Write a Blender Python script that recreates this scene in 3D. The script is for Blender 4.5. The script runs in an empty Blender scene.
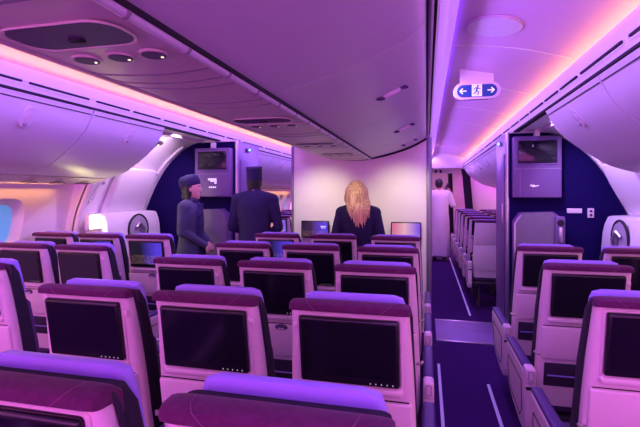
import bpy, bmesh, math, random
from mathutils import Vector, Matrix
random.seed(7)
SC = bpy.context.scene
COL = SC.collection
PI = math.pi

# ------------------------------------------------------------------ camera, world, exposure
cam_d = bpy.data.cameras.new('camera'); cam = bpy.data.objects.new('camera', cam_d); COL.objects.link(cam)
cam.location = (0, 0, 1.52); cam.rotation_euler = (PI/2, 0, 0.2378)
cam_d.sensor_width = 36; cam_d.lens = 438.94/640*36; cam_d.shift_y = -20.9/640
cam_d.clip_start = 0.02
SC.camera = cam
SC.view_settings.view_transform = 'Standard'
SC.view_settings.look = 'None'
SC.view_settings.gamma = 1
SC.view_settings.exposure = 0.0
SC.view_settings.use_curve_mapping = False
W = bpy.data.worlds.new('world'); SC.world = W; W.use_nodes = True
W.node_tree.nodes['Background'].inputs[0].default_value = (0.86, 0.15, 0.88, 1)
W.node_tree.nodes['Background'].inputs[1].default_value = 3.75

XC = -0.74          # the cabin's middle

def area(name, loc, rot, sx, sy, col, power, spread=None):
    d = bpy.data.lights.new(name, 'AREA'); d.shape = 'RECTANGLE'; d.size = sx; d.size_y = sy
    d.color = col; d.energy = power
    if spread: d.spread = spread
    o = bpy.data.objects.new(name, d); COL.objects.link(o); o.location = loc; o.rotation_euler = rot
    return o
def spot(name, loc, target, col, power, angle, blend=.6, rad=.02):
    d = bpy.data.lights.new(name, 'SPOT'); d.color = col; d.energy = power; d.spot_size = angle; d.spot_blend = blend
    d.shadow_soft_size = rad
    o = bpy.data.objects.new(name, d); COL.objects.link(o); o.location = loc
    v = Vector(target) - Vector(loc); o.rotation_euler = v.to_track_quat('-Z', 'Y').to_euler()
    return o

ORANGE = (1.0, 0.40, 0.07); VIOLET = (0.17, 0.03, 1.0); MAGENTA = (0.9, 0.22, 0.85)
L0, L1 = -3.0, 10.8
Lm, Ll = (L0+L1)/2, L1-L0
for s in (1, -1):
    # cove strips on top of the window bin valance (warm) and of the centre bins (violet)
    ry = -s*0.75
    area('cove_light_warm', (XC+s*1.655, Lm, 2.245), (PI, ry, 0), .035, Ll, ORANGE, 22)
    area('cove_light_violet', (XC+s*0.865, Lm, 2.392), (PI, s*0.5, 0), .03, Ll, VIOLET, 38)
    area('fascia_fill', (XC+s*0.872, Lm, 2.30), (0, -s*.85, 0), .17, Ll, (.40, .18, 1), 128)  # added hidden fill along the fascia, brightens the window bins
    area('valance_fill', (XC+s*1.556, Lm, 2.262), (0, s*.85, 0), .012, Ll, (.42, .12, 1), 8)  # added thin fill on the valance lip, brightens the centre bins
    # wall wash under the window bins
    area('wall_wash', (XC+s*2.57, .4, 1.588), (0, s*0.45, 0), .03, 6.0, (1, .42, .10), 24)
    area('wall_wash_far', (XC+s*2.57, 8.2, 1.588), (0, s*0.45, 0), .03, 4.8, (1, .42, .10), 22)

# ------------------------------------------------------------------ materials
MATS = {}
def mat(name, col, rough=.5, metal=0, noise=.04, nscale=30, bump=0, bscale=200, emit=None, estr=0, spec=.5, coat=0, sheen=0):
    if name in MATS: return MATS[name]
    m = bpy.data.materials.new(name); m.use_nodes = True
    nt = m.node_tree; b = nt.nodes['Principled BSDF']
    tc = nt.nodes.new('ShaderNodeTexCoord')
    n = nt.nodes.new('ShaderNodeTexNoise'); n.inputs['Scale'].default_value = nscale; n.inputs['Detail'].default_value = 3
    nt.links.new(tc.outputs['Object'], n.inputs['Vector'])
    r = nt.nodes.new('ShaderNodeMix'); r.data_type = 'RGBA'
    r.inputs[6].default_value = (*[max(0, c*(1-noise*2)) for c in col], 1)
    r.inputs[7].default_value = (*[min(1, c*(1+noise*2)) for c in col], 1)
    nt.links.new(n.outputs['Fac'], r.inputs[0]); nt.links.new(r.outputs[2], b.inputs['Base Color'])
    b.inputs['Roughness'].default_value = rough; b.inputs['Metallic'].default_value = metal
    b.inputs['Specular IOR Level'].default_value = spec
    b.inputs['Coat Weight'].default_value = coat
    b.inputs['Sheen Weight'].default_value = sheen
    if bump:
        n2 = nt.nodes.new('ShaderNodeTexNoise'); n2.inputs['Scale'].default_value = bscale
        nt.links.new(tc.outputs['Object'], n2.inputs['Vector'])
        bp = nt.nodes.new('ShaderNodeBump'); bp.inputs['Strength'].default_value = bump; bp.inputs['Distance'].default_value = .002
        nt.links.new(n2.outputs['Fac'], bp.inputs['Height']); nt.links.new(bp.outputs[0], b.inputs['Normal'])
    if emit:
        b.inputs['Emission Color'].default_value = (*emit, 1); b.inputs['Emission Strength'].default_value = estr
    MATS[name] = m
    return m
SHELL = mat('seat_shell_plastic', (.80, .66, .70), .42, noise=.02)
SHELLD = mat('seat_shell_ledge', (.80, .66, .70), .25, noise=.02)
BLACKF = mat('black_side_fabric', (.018, .014, .03), .9, bump=.4, bscale=400, noise=.2)
PLUM = mat('plum_velour', (.105, .018, .085), .9, bump=.6, bscale=450, noise=.2, nscale=60, sheen=.1, spec=.2)
STITCH = mat('plum_stitching', (.24, .07, .20), .8)
LILAC = mat('lilac_leather', (.38, .28, .98), .5, bump=.2, bscale=300, noise=.03)
ARMP = mat('armrest_leather', (.07, .035, .17), .5, bump=.2, bscale=300)
SEATF = mat('dark_violet_seat_fabric', (.10, .045, .16), .9, bump=.4, bscale=400, noise=.15)
BEZEL = mat('screen_bezel', (.012, .010, .016), .25)
GLASSB = mat('switched_off_screen', (.008, .007, .014), .12, noise=0)
DOTS = mat('screen_button_dots', (.8, .8, .8), .5, emit=(1, .85, 1), estr=.4)
DARKP = mat('dark_pocket_lining', (.03, .018, .05), .8)
BLUELN = mat('pocket_strap', (.30, .26, .70), .5)
METAL = mat('brushed_metal', (.62, .60, .64), .32, metal=.9)
DMETAL = mat('dark_metal', (.06, .055, .07), .45, metal=.6)
PANEL = mat('cabin_panel_plastic', (.80, .76, .76), .5, noise=.015, nscale=4)
BINM = mat('bin_plastic', (.76, .72, .76), .42, noise=.02, nscale=3)
BELLY = mat('service_panel_plastic', (.70, .63, .56), .45, noise=.04, nscale=5)
CEIL = mat('ceiling_plastic', (.72, .49, .72), .55, noise=.015, nscale=3)
SLOT = mat('vent_slot_black', (.008, .006, .012), .8)
SEAM = mat('seam_grey', (.33, .29, .33), .6)
RUBBER = mat('black_rubber', (.012, .01, .014), .7)
DKRECESS = mat('dark_smoked_panel', (.085, .045, .14), .6)
NAVYW = mat('navy_bulkhead_laminate', (.006, .001, .060), .8, spec=.15, noise=.05, nscale=2)
CABM = mat('grey_violet_cabinet', (.17, .10, .24), .42, noise=.02)
JUMP = mat('jumpseat_grey', (.20, .18, .22), .55, noise=.05)
CARPET = mat('dark_carpet', (.042, .006, .11), .95, spec=.15, bump=.8, bscale=700, noise=.25, nscale=90)
PLATE = mat('threshold_plate', (.30, .20, .46), .6, metal=.4, noise=.1, nscale=8)
STRIP = mat('floor_path_strip', (.62, .58, .85), .4, emit=(.55, .35, 1), estr=.1)
PARTM = mat('partition_laminate', (.82, .75, .70), .6, noise=.015, nscale=3)
EDGE = mat('grey_edge_trim', (.22, .18, .26), .4, metal=.3)
SKIN = mat('skin', (.62, .36, .27), .55, noise=.04)
SKIND = mat('skin_brown', (.36, .19, .12), .55, noise=.04)
NAVY = mat('navy_uniform_cloth', (.020, .015, .072), .85, bump=.4, bscale=300, noise=.2, nscale=20)
NAVYG = mat('grey_navy_coat_cloth', (.055, .06, .11), .8, bump=.4, bscale=300, noise=.3, nscale=8)
LIPS = mat('lip_red', (.42, .10, .10), .4)
HAIRD = mat('black_hair', (.012, .009, .010), .5)
ROBE = mat('white_robe_cloth', (.82, .74, .76), .8, bump=.5, bscale=40, noise=.03)
SHOE = mat('black_leather', (.012, .012, .014), .35)
WHITEP = mat('white_mark', (.85, .85, .88), .5)
WHITEG = mat('white_backlit_mark', (.85, .85, .88), .5, emit=(.9, .8, 1), estr=.55)
SIGNB = mat('blue_sign_face', (.004, .06, .22), .4, emit=(.01, .12, .42), estr=.08)
GREENL = mat('green_lamp', (.1, .8, .5), .4, emit=(.1, 1, .6), estr=3)
LAMPW = mat('warm_lamp', (1, .95, .7), .4, emit=(1, .88, .42), estr=9)
RLAMP = mat('reading_lamp_glass', (.9, .85, .7), .3, emit=(1, .85, .5), estr=1.2)
CHROME = mat('chrome', (.8, .78, .8), .15, metal=1)
CURTM = mat('dark_curtain_cloth', (.03, .018, .05), .9)
FASCIAGLOW = mat('lilac_fascia_glow', (.8, .75, .8), .5, noise=.01, emit=(.42, .18, 1), estr=.35)  # brightness of the fascia put into its material as glow
GAL = mat('galley_front', (.40, .28, .36), .5, noise=.1, nscale=3)

def window_glass():
    m = mat('dimmed_window_glass', (.10, .25, .45), .1, emit=(.16, .38, .85), estr=.6); return m
WGL = window_glass()
def hair_blond():
    m = bpy.data.materials.new('blond_hair'); m.use_nodes = True; nt = m.node_tree; b = nt.nodes['Principled BSDF']
    tc = nt.nodes.new('ShaderNodeTexCoord'); mp = nt.nodes.new('ShaderNodeMapping'); mp.inputs['Scale'].default_value = (70, 70, 3)
    n = nt.nodes.new('ShaderNodeTexNoise'); n.inputs['Scale'].default_value = 1.5; n.inputs['Detail'].default_value = 4
    cr = nt.nodes.new('ShaderNodeValToRGB'); cr.color_ramp.elements[0].position = .35; cr.color_ramp.elements[1].position = .65
    cr.color_ramp.elements[0].color = (.45, .26, .10, 1); cr.color_ramp.elements[1].color = (.98, .78, .42, 1)
    nt.links.new(tc.outputs['Object'], mp.inputs[0]); nt.links.new(mp.outputs[0], n.inputs['Vector'])
    nt.links.new(n.outputs['Fac'], cr.inputs[0]); nt.links.new(cr.outputs[0], b.inputs['Base Color'])
    b.inputs['Roughness'].default_value = .45
    return m
BLOND = hair_blond()
def screen_mat(name, kind):
    m = bpy.data.materials.new(name); m.use_nodes = True; nt = m.node_tree; b = nt.nodes['Principled BSDF']; L = nt.links.new
    tc = nt.nodes.new('ShaderNodeTexCoord'); sp = nt.nodes.new('ShaderNodeSeparateXYZ'); L(tc.outputs['Generated'], sp.inputs[0])
    gx = nt.nodes.new('ShaderNodeValToRGB'); L(sp.outputs['X'], gx.inputs[0])
    e = gx.color_ramp.elements
    if kind == 'city':
        e[0].color = (.012, .010, .03, 1); e[0].position = .35
        e[1].color = (.10, .05, .75, 1); e[1].position = .85
    else:
        e[0].color = (.75, .18, .35, 1); e[0].position = .1
        e[1].color = (.22, .08, .85, 1); e[1].position = .95
        q = e.new(.45); q.color = (.85, .45, .55, 1)
    v = nt.nodes.new('ShaderNodeTexVoronoi'); v.inputs['Scale'].default_value = 34; L(tc.outputs['Generated'], v.inputs['Vector'])
    th = nt.nodes.new('ShaderNodeMath'); th.operation = 'LESS_THAN'; th.inputs[1].default_value = .24; L(v.outputs['Distance'], th.inputs[0])
    lo = nt.nodes.new('ShaderNodeMath'); lo.operation = 'LESS_THAN'; lo.inputs[1].default_value = .42; L(sp.outputs['Z'], lo.inputs[0])
    mu = nt.nodes.new('ShaderNodeMath'); mu.operation = 'MULTIPLY'; L(th.outputs[0], mu.inputs[0]); L(lo.outputs[0], mu.inputs[1])
    mx = nt.nodes.new('ShaderNodeMix'); mx.data_type = 'RGBA'; L(mu.outputs[0], mx.inputs[0]); L(gx.outputs[0], mx.inputs[6])
    mx.inputs[7].default_value = (1, .45, .15, 1) if kind == 'city' else (.9, .75, .5, 1)
    b.inputs['Base Color'].default_value = (.01, .01, .01, 1); b.inputs['Roughness'].default_value = .2
    L(mx.outputs[2], b.inputs['Emission Color']); b.inputs['Emission Strength'].default_value = .9
    return m
CITY = screen_mat('night_city_picture', 'city'); DUSK = screen_mat('pink_dusk_picture', 'dusk')

# ------------------------------------------------------------------ mesh helpers
class MB:
    def __init__(s): s.bm = bmesh.new(); s.mats = []
    def _m(s, m, n0):
        if m is None: return
        if m not in s.mats: s.mats.append(m)
        i = s.mats.index(m)
        s.bm.faces.ensure_lookup_table()
        for f in s.bm.faces[n0:]: f.material_index = i
    def box(s, c, d, bev=0, seg=2, m=None, rot=None):
        n0 = len(s.bm.faces)
        t = bmesh.new(); bmesh.ops.create_cube(t, size=1)
        bmesh.ops.scale(t, vec=d, verts=t.verts)
        if bev: bmesh.ops.bevel(t, geom=list(t.edges), offset=min(bev, min(d)*.49), segments=seg, affect='EDGES', profile=.5)
        if rot is not None: bmesh.ops.rotate(t, verts=t.verts, cent=(0, 0, 0), matrix=rot)
        bmesh.ops.translate(t, vec=c, verts=t.verts)
        s.merge(t); s._m(m, n0); return s
    def merge(s, t):
        vm = {}
        for v in t.verts: vm[v] = s.bm.verts.new(v.co)
        for f in t.faces:
            try: s.bm.faces.new([vm[v] for v in f.verts])
            except ValueError: pass
        t.free()
    def loft(s, rings, cap=True, m=None):
        n0 = len(s.bm.faces); R = [[s.bm.verts.new(p) for p in r] for r in rings]
        n = len(R[0])
        for a, b in zip(R, R[1:]):
            for i in range(n):
                j = (i+1) % n
                s.bm.faces.new((a[i], a[j], b[j], b[i]))
        if cap: s.bm.faces.new(R[0]); s.bm.faces.new(R[-1])
        s._m(m, n0); return s
    def prism(s, pts, axis, a0, a1, m=None):   # closed outline, pushed along an axis; pts are the two other coordinates in order
        def P(p, a):
            return (a, p[0], p[1]) if axis == 'x' else (p[0], a, p[1]) if axis == 'y' else (p[0], p[1], a)
        return s.loft([[P(p, a0) for p in pts], [P(p, a1) for p in pts]], m=m)
    def tube(s, path, r, n=8, m=None, closed=False):
        path = [Vector(p) for p in path]; rs = r if isinstance(r, (list, tuple)) else [r]*len(path)
        rings = []; prev = None
        for i, p in enumerate(path):
            a = path[i-1] if (i > 0 or closed) else p
            b = path[(i+1) % len(path)] if (i < len(path)-1 or closed) else p
            d = (b-a).normalized()
            if prev is None:
                u = d.orthogonal().normalized()
            else:
                u = (prev - d*prev.dot(d))
                u = u.normalized() if u.length > 1e-6 else d.orthogonal().normalized()
            prev = u; w = d.cross(u)
            rings.append([tuple(p + (u*math.cos(2*PI*k/n)+w*math.sin(2*PI*k/n))*rs[i]) for k in range(n)])
        if closed:
            n0 = len(s.bm.faces); R = [[s.bm.verts.new(q) for q in rg] for rg in rings]
            for i in range(len(R)):
                a, b = R[i], R[(i+1) % len(R)]
                for k in range(n): s.bm.faces.new((a[k], a[(k+1) % n], b[(k+1) % n], b[k]))
            s._m(m, n0); return s
        return s.loft(rings, m=m)
    def sphere(s, c, r, seg=16, m=None, rot=None):
        n0 = len(s.bm.faces); t = bmesh.new()
        bmesh.ops.create_uvsphere(t, u_segments=seg, v_segments=max(8, seg*2//3), radius=1)
        if not isinstance(r, (tuple, list)): r = (r, r, r)
        bmesh.ops.scale(t, vec=r, verts=t.verts)
        if rot is not None: bmesh.ops.rotate(t, verts=t.verts, cent=(0, 0, 0), matrix=rot)
        bmesh.ops.translate(t, vec=c, verts=t.verts); s.merge(t); s._m(m, n0); return s
    def cap(s, a, b, ra, rb):      # tapered capsule
        a = Vector(a); b = Vector(b); s.sphere(a, ra, 14); s.sphere(b, rb, 14)
        s.tube([a, b], [ra, rb], 14); return s
    def disc(s, c, r, axis, th, m=None, n=28, ry=None):
        ry = ry or r
        pts = [(r*math.cos(2*PI*k/n), ry*math.sin(2*PI*k/n)) for k in range(n)]
        a = {'x': 0, 'y': 1, 'z': 2}[axis]; o = [i for i in range(3) if i != a]
        P = [(c[o[0]]+p, c[o[1]]+q) for p, q in pts]
        return s.prism(P, axis, c[a]-th/2, c[a]+th/2, m)
    def build(s, name, m=None, parent=None, smooth=40):
        bm = s.bm
        bmesh.ops.recalc_face_normals(bm, faces=bm.faces)
        for f in bm.faces: f.smooth = True
        lim = math.radians(smooth)
        for e in bm.edges:
            if len(e.link_faces) == 2 and e.calc_face_angle(0) > lim: e.smooth = False
        me = bpy.data.meshes.new(name); bm.to_mesh(me); bm.free()
        for q in (s.mats or [m]): me.materials.append(q)
        o = bpy.data.objects.new(name, me); COL.objects.link(o)
        if parent is not None: o.parent = parent
        return o

def thing(name, label, cat, loc=(0, 0, 0), rz=0, group=None):
    o = bpy.data.objects.new(name, None); COL.objects.link(o); o.location = loc; o.rotation_euler = (0, 0, rz)
    o.empty_display_size = .1
    o['label'] = label; o['category'] = cat
    if group: o['group'] = group
    return o
def tag(o, label, cat, group=None):
    o['label'] = label; o['category'] = cat
    if group: o['group'] = group
    return o
def struct(o): o['kind'] = 'structure'; return o
def copy_tree(o, parent=None):
    c = o.copy(); COL.objects.link(c); c.parent = parent
    for ch in list(o.children): copy_tree(ch, c)
    return c
def rrect(w, h, r, cx=0, cy=0, n=5):
    pts = []
    for sx, sy, a0 in ((1, 1, 0), (-1, 1, PI/2), (-1, -1, PI), (1, -1, 3*PI/2)):
        for k in range(n+1):
            a = a0 + PI/2*k/n
            pts.append((cx+sx*(w/2-r)+r*math.cos(a), cy+sy*(h/2-r)+r*math.sin(a)))
    return pts
def mir(s, prof): return [(XC+s*h, z) for h, z in prof]
def sheet(b, prof, y0, y1, th, m=None, out=1):
    """open profile of (x,z) with a thickness, run along the cabin"""
    off = []
    for i, p in enumerate(prof):
        a = prof[max(0, i-1)]; c = prof[min(len(prof)-1, i+1)]
        dx, dz = c[0]-a[0], c[1]-a[1]; l = math.hypot(dx, dz)
        off.append((p[0]-dz/l*th*out, p[1]+dx/l*th*out))
    return b.prism(prof + off[::-1], 'y', y0, y1, m)
def smoothprof(p, n=4):
    out = []
    for i in range(len(p)-1):
        p0 = p[max(0, i-1)]; p1 = p[i]; p2 = p[i+1]; p3 = p[min(len(p)-1, i+2)]
        for k in range(n):
            t = k/n
            out.append(tuple(.5*((2*p1[j])+(-p0[j]+p2[j])*t+(2*p0[j]-5*p1[j]+4*p2[j]-p3[j])*t*t+(-p0[j]+3*p1[j]-3*p2[j]+p3[j])*t**3) for j in range(2)))
    out.append(tuple(p[-1])); return out

# ------------------------------------------------------------------ cabin shell
YB, YF = -3.2, 14.0
b = MB(); b.box((XC, (YB+YF)/2, -.03), (5.9, YF-YB, .06)); struct(b.build('floor', CARPET))
# sill plates between the lockers, one per aisle
b = MB(); b.box((.43, 5.04, .004), (.66, .72, .008), .002); p = struct(b.build('trim_1', PLATE))
b = MB(); b.box((.43, 4.665, .006), (.66, .03, .012), .003); b.box((.43, 5.415, .006), (.66, .03, .012), .003); b.build('edge_strip', METAL, p)
b = MB(); b.box((-1.88, 5.04, .004), (.60, .72, .008), .002); struct(b.build('trim_2', PLATE))
# floor path strips
for i, (x, y0, y1) in enumerate(((.105, -2, 4.02), (.475, -2, 3.68), (-2.0, -2, 3.7), (-1.52, -2, 4.0), (.525, 5.7, 10.6))):
    b = MB(); b.box((x, (y0+y1)/2, .004), (.022, y1-y0, .008), .002); struct(b.build('trim_%d' % (3+i), STRIP))

# ceilings over each aisle
cprof = [(.74, 2.472), (.86, 2.478), (1.0, 2.472), (1.2, 2.445), (1.36, 2.412), (1.5, 2.372), (1.6, 2.345), (1.70, 2.325), (1.78, 2.26), (1.8, 2.10)]
b = MB()
full = mir(-1, cprof)[::-1] + mir(1, cprof)
full = [p for i, p in enumerate(full) if i == 0 or abs(p[0]-full[i-1][0]) > 1e-4 or abs(p[1]-full[i-1][1]) > 1e-4]
sheet(b, full, YB, YF, .02)
ceil = struct(b.build('ceiling', CEIL))
for s in (1, -1):
    y = .9
    while y < 10.5:
        b = MB()
        sheet(b, [(x, z-.0005) for x, z in mir(s, cprof[1:7])], y, y+.012, .004, out=-1 if s > 0 else 1)
        b.build('ceiling_seam', SEAM if False else PANEL, ceil)
        y += 1.03
# round flush panels
def ceil_disc(x, y, z):
    o = MB(); o.disc((x, y, z), .155, 'z', .008, n=40); r = o.build('ceiling_speaker_grille', CEIL)
    q = MB(); q.disc((x, y, z-.004), .145, 'z', .012, n=40); q.build('grille', mat('grille_face', (.72, .66, .74), .6), r); return r
_cd = ceil_disc(.37, 2.62, 2.452); _cd.data.transform(Matrix.Translation((.37, 2.62, 2.452)) @ Matrix.Rotation(.12, 4, 'Y') @ Matrix.Translation((-.37, -2.62, -2.452)))
_cd.children[0].data.transform(Matrix.Translation((.37, 2.62, 2.452)) @ Matrix.Rotation(.12, 4, 'Y') @ Matrix.Translation((-.37, -2.62, -2.452)))
tag(_cd, 'round flush grille in the ceiling above the right-hand aisle', 'ceiling grille')

# valances with air slots (both sides)
slotsR = [(-2.6, -1.9), (-1.8, -1.1), (-1.0, -.5), (-.4, .5), (.6, 1.32), (1.38, 2.09), (2.16, 2.69), (2.75, 3.07), (3.12, 3.44), (3.5, 3.9), (3.96, 4.3), (4.36, 4.75), (4.82, 5.2), (5.3, 6), (6.1, 6.8), (6.9, 7.6), (7.7, 8.4), (8.5, 9.2), (9.3, 10), (10.1, 10.7)]
slotsL = [(-.3, .5), (.6, 1.25), (1.32, 2.09), (2.14, 2.62), (2.69, 3.05), (3.1, 3.47), (3.53, 3.9), (3.96, 4.3), (4.36, 4.75), (4.82, 5.2), (5.3, 6), (6.1, 6.8), (6.9, 7.6), (7.7, 8.4), (8.5, 9.2), (9.3, 10), (10.1, 10.7)]
for s, slots, n in ((1, slotsR, 9), (-1, slotsL, 10)):
    b = MB()
    b.prism(mir(s, [(1.560, 2.262), (1.565, 2.20), (1.573, 2.155), (1.582, 2.128), (1.70, 2.128), (1.70, 2.20), (1.60, 2.215), (1.575, 2.262)]), 'y', YB, 10.8)
    v = struct(b.build('trim_%d' % n, PANEL))
    for y0, y1 in slots:
        q = MB(); X = XC+s*1.5675
        q.prism([(yy, zz) for yy, zz in rrect(y1-y0, .012, .005, (y0+y1)/2, 2.176, 3)], 'x', X-.006, X+.006); q.build('air_slot', SLOT, v)
        q = MB(); X = XC+s*1.5705
        pts = rrect(y1-y0+.03, .034, .014, (y0+y1)/2, 2.172, 4)
        q.tube([(X-s*.003, a, c) for a, c in pts], .0012, 5, closed=True); q.build('slot_rim', PANEL, v)
    q = MB(); X = XC+s*1.60; q.box((X, (YB+10.8)/2, 2.122), (.05, 10.8-YB, .014)); q.build('shadow_gap', SLOT, v)

# window bins --------------------------------------------------------
wbin = smoothprof([(1.584, 2.112), (1.65, 1.985), (1.745, 1.885), (1.88, 1.785), (1.99, 1.715), (2.10, 1.675), (2.185, 1.655)], 3)
def window_bin(s, y0, y1, label, latch=True):
    g = 'window-side overhead bins'
    t = thing('overhead_bin', label, 'overhead bin', (XC+s*1.9, (y0+y1)/2, 1.62), 0, g)
    ox, oy, oz = t.location
    def loc(pr): return [(x-ox, z-oz) for x, z in mir(s, pr)]
    a0, a1 = y0+.006-oy, y1-.006-oy
    body = [(1.60, 2.112)] + [(h+.022*(.6), z+.02) for h, z in wbin[1:]] + [(2.19, 1.66), (2.56, 1.61), (2.56, 1.70), (2.5, 1.85), (2.38, 1.99), (2.1, 2.1)]
    q = MB(); q.prism(loc(body), 'y', a0+.004, a1-.004); q.build('body', BINM, t)
    q = MB(); sheet(q, loc(wbin), a0, a1, .016, out=s); d = q.build('door', BINM, t)
    # recessed hinge line near the top
    q = MB(); sheet(q, loc([(1.5945, 2.083), (1.5965, 2.079)]), a0+.01, a1-.01, .003, out=-s); q.build('hinge_line', SLOT, d)
    if latch:
        q = MB(); yc = (a0+a1)/2 + .03
        i = 6
        h, z = wbin[3]
        dh, dz_ = wbin[4][0]-wbin[2][0], wbin[4][1]-wbin[2][1]; l_ = math.hypot(dh, dz_); dh /= l_; dz_ /= l_
        n = Vector((s*dz_, 0, -dh)); tng = Vector((s*dh, 0, dz_))
        c = Vector((XC+s*h-ox, yc, z-oz))
        def cap2(w, l, off, th):
            rg = []
            for e in (0, th):
                rg.append([tuple(c + n*(off+e) + Vector((0, 1, 0))*p + tng*qq) for p, qq in rrect(w, l, w*.48, n=6)])
            return rg
        q.loft(cap2(.085, .14, -.004, .009)); la = q.build('latch', BINM, d)
        q = MB(); q.loft(cap2(.05, .05, .003, .006)); q.build('latch_button', SHELLD, la)
        q = MB(); cc = c + tng*.045 + n*.004; q.sphere(tuple(cc), (.014, .014, .014), 10); q.build('latch_indicator', SEAM, la)
    # service panel below
    q = MB(); sheet(q, loc(smoothprof([(2.196, 1.648), (2.3, 1.618), (2.45, 1.60), (2.60, 1.598)], 3)), a0, a1, .014, out=s); pn = q.build('service_panel', BELLY, t)
    for k in (-.28, .0, .28):
        if abs(k)*2 < (y1-y0)-.2:
            q = MB(); q.prism([(XC+s*2.34-ox + p, k+r) for p, r in rrect(.15, .05, .02)], 'z', 1.598-oz, 1.606-oz); q.build('lamp_strip', DKRECESS, pn)
    return t
Rb = [(-1.6, -.56), (-.56, .48), (.48, 1.48), (1.48, 2.49), (2.49, 3.50)]
Lb = [(-.35, .66), (.66, 1.66), (1.66, 2.69), (2.69, 3.57)]
far = [(5.5, 6.55), (6.55, 7.6), (7.6, 8.65), (8.65, 9.7), (9.7, 10.75)]
where = ['nearest the camera, at the edge of the picture', 'second from the doorway', 'last before the doorway']
for i, (a, c) in enumerate(Rb):
    k = len(Rb)-1-i
    window_bin(1, a, c, 'pale right-hand overhead bin, ' + ('last before the doorway' if k == 0 else '%s back from the doorway' % ['', 'second', 'third', 'fourth', 'fifth'][k]))
for i, (a, c) in enumerate(Lb):
    k = len(Lb)-1-i
    window_bin(-1, a, c, 'pale left-hand overhead bin, ' + ('last before the doorway' if k == 0 else '%s back from the doorway' % ['', 'second', 'third', 'fourth', 'fifth'][k]))
for s in (1, -1):
    for i, (a, c) in enumerate(far):
        window_bin(s, a, c, 'far %s overhead bin beyond the bulkhead, %s of the row' % ('right' if s > 0 else 'left', ['first', 'second', 'third', 'fourth', 'fifth'][i]))

# centre bins ----------------------------------------------------------
cb = smoothprof([(.145, 1.905), (.31, 1.945), (.45, 1.985), (.56, 2.03), (.65, 2.075), (.71, 2.115), (.738, 2.15)], 3)   # hw from the middle
cside = [(.778, 2.168), (.80, 2.20), (.842, 2.29), (.888, 2.405)]
def centre_bin(s, y0, y1, label):
    t = thing('overhead_bin', label, 'overhead bin', (XC+s*.45, (y0+y1)/2, 2.0), 0, 'centre overhead bins')
    ox, oy, oz = t.location
    sx = .9 if s < 0 else 1
    def loc(pr, inner=False):
        o = []
        for h, z in pr:
            if s < 0: h = .32 + (h-.145)*(.738-.32)/(.738-.145); 
            o.append((XC+s*h-ox, z-oz))
        return o
    a0, a1 = y0+.003-oy, y1-.003-oy
    q = MB(); q.prism(loc([(h, z+.02) for h, z in cb] + [(.76, 2.40), (.145, 2.40)]), 'y', a0+.004, a1-.004); q.build('body', BINM, t)
    q = MB(); sheet(q, loc(cb), a0, a1, .014, out=s); d = q.build('door', BINM, t)
    if s > 0:
        q = MB(); rg = []
        pts = [(.53, 2.012), (.57, 2.030), (.61, 2.049)]
        yc = 0
        q.tube([(XC+h-ox, yc + (h-.57)*-.0, z-oz) for h, z in pts], [.012, .017, .012], 8); la = q.build('latch', BINM, d)
        q = MB(); q.sphere((XC+.51-ox, yc, 2.002-oz), (.028, .016, .010), 10); q.sphere((XC+.63-ox, yc, 2.056-oz), (.024, .010, .010), 10); q.build('latch_recess', DKRECESS, la)
    return t
cy = [-.87, .38, 1.63, 2.90, 4.13, 4.94]
nm = ['fifth back from', 'fourth back from', 'third back from', 'second back from', 'directly before']
for i in range(5):
    if i: centre_bin(1, cy[i], cy[i+1], 'violet-lit centre overhead bin on the right aisle side, %s the partition' % nm[i])
    if i: centre_bin(-1, cy[i], cy[i+1], 'centre overhead bin on the left aisle side, %s the partition' % nm[i])
# side fascia above centre bins (trim), both aisles
for s, n in ((1, 11), (-1, 12)):
    b = MB(); sheet(b, mir(s, cside), YB, 10.8, .02, out=s)
    v = struct(b.build('trim_%d' % n, PANEL))
    q = MB(); sheet(q, mir(s, [(.784, 2.178), (.802, 2.202), (.844, 2.292), (.884, 2.398)]), YB, 10.79, .003, out=-s); q.build('added_glow_sheet', FASCIAGLOW, v)  # added glowing sheet, makes the fascia look brightly lit; not a lamp
    q = MB(); q.box((XC+s*.772, 0.9, 2.172), (.010, 8.2, .02)); q.box((XC+s*.744, .9, 2.16), (.008, 8.2, .02)); q.build('shadow_gap', SLOT, v)
    q = MB(); q.tube([(XC+s*.758, -3, 2.165), (XC+s*.758, 4.93, 2.165)], .009, 8); q.build('rail', PANEL, v)
# belly service channel
b = MB()
bell = smoothprof([(-1.035, 1.905), (-.98, 1.893), (-.88, 1.884), (-.76, 1.882), (-.66, 1.888), (-.622, 1.893)], 3)
sheet(b, bell, -1.2, 4.93, .02, out=1); b.box((-1.045, 1.86, 1.913), (.03, 6.1, .03), .006)
bel = struct(b.build('trim_13', BELLY))
q = MB(); q.tube([(-.607, -1.2, 1.893), (-.607, 4.93, 1.893)], .0125, 10); rail = q.build('round_rail', BINM, bel)
q = MB()
y = .3
while y < 4.9:
    q.tube([(-.607, y, 1.893), (-.607, y+.012, 1.893)], .0145, 10); y += .24
q.build('rail_joints', SEAM, bel)
q = MB(); q.box((-.592, 1.86, 1.905), (.012, 6.1, .02)); q.build('shadow_gap', RUBBER, bel)
for y in (.46, .56, .66, 1.18, 1.28, 1.36, 1.62, 1.72, 2.6, 2.7, 3.3, 3.4, 3.5, 4.2, 4.3, 4.5):
    q = MB(); sheet(q, [(x, z-.0005) for x, z in bell], y, y+.012, .002, out=-1); q.build('panel_seam', SEAM, bel)
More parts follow.
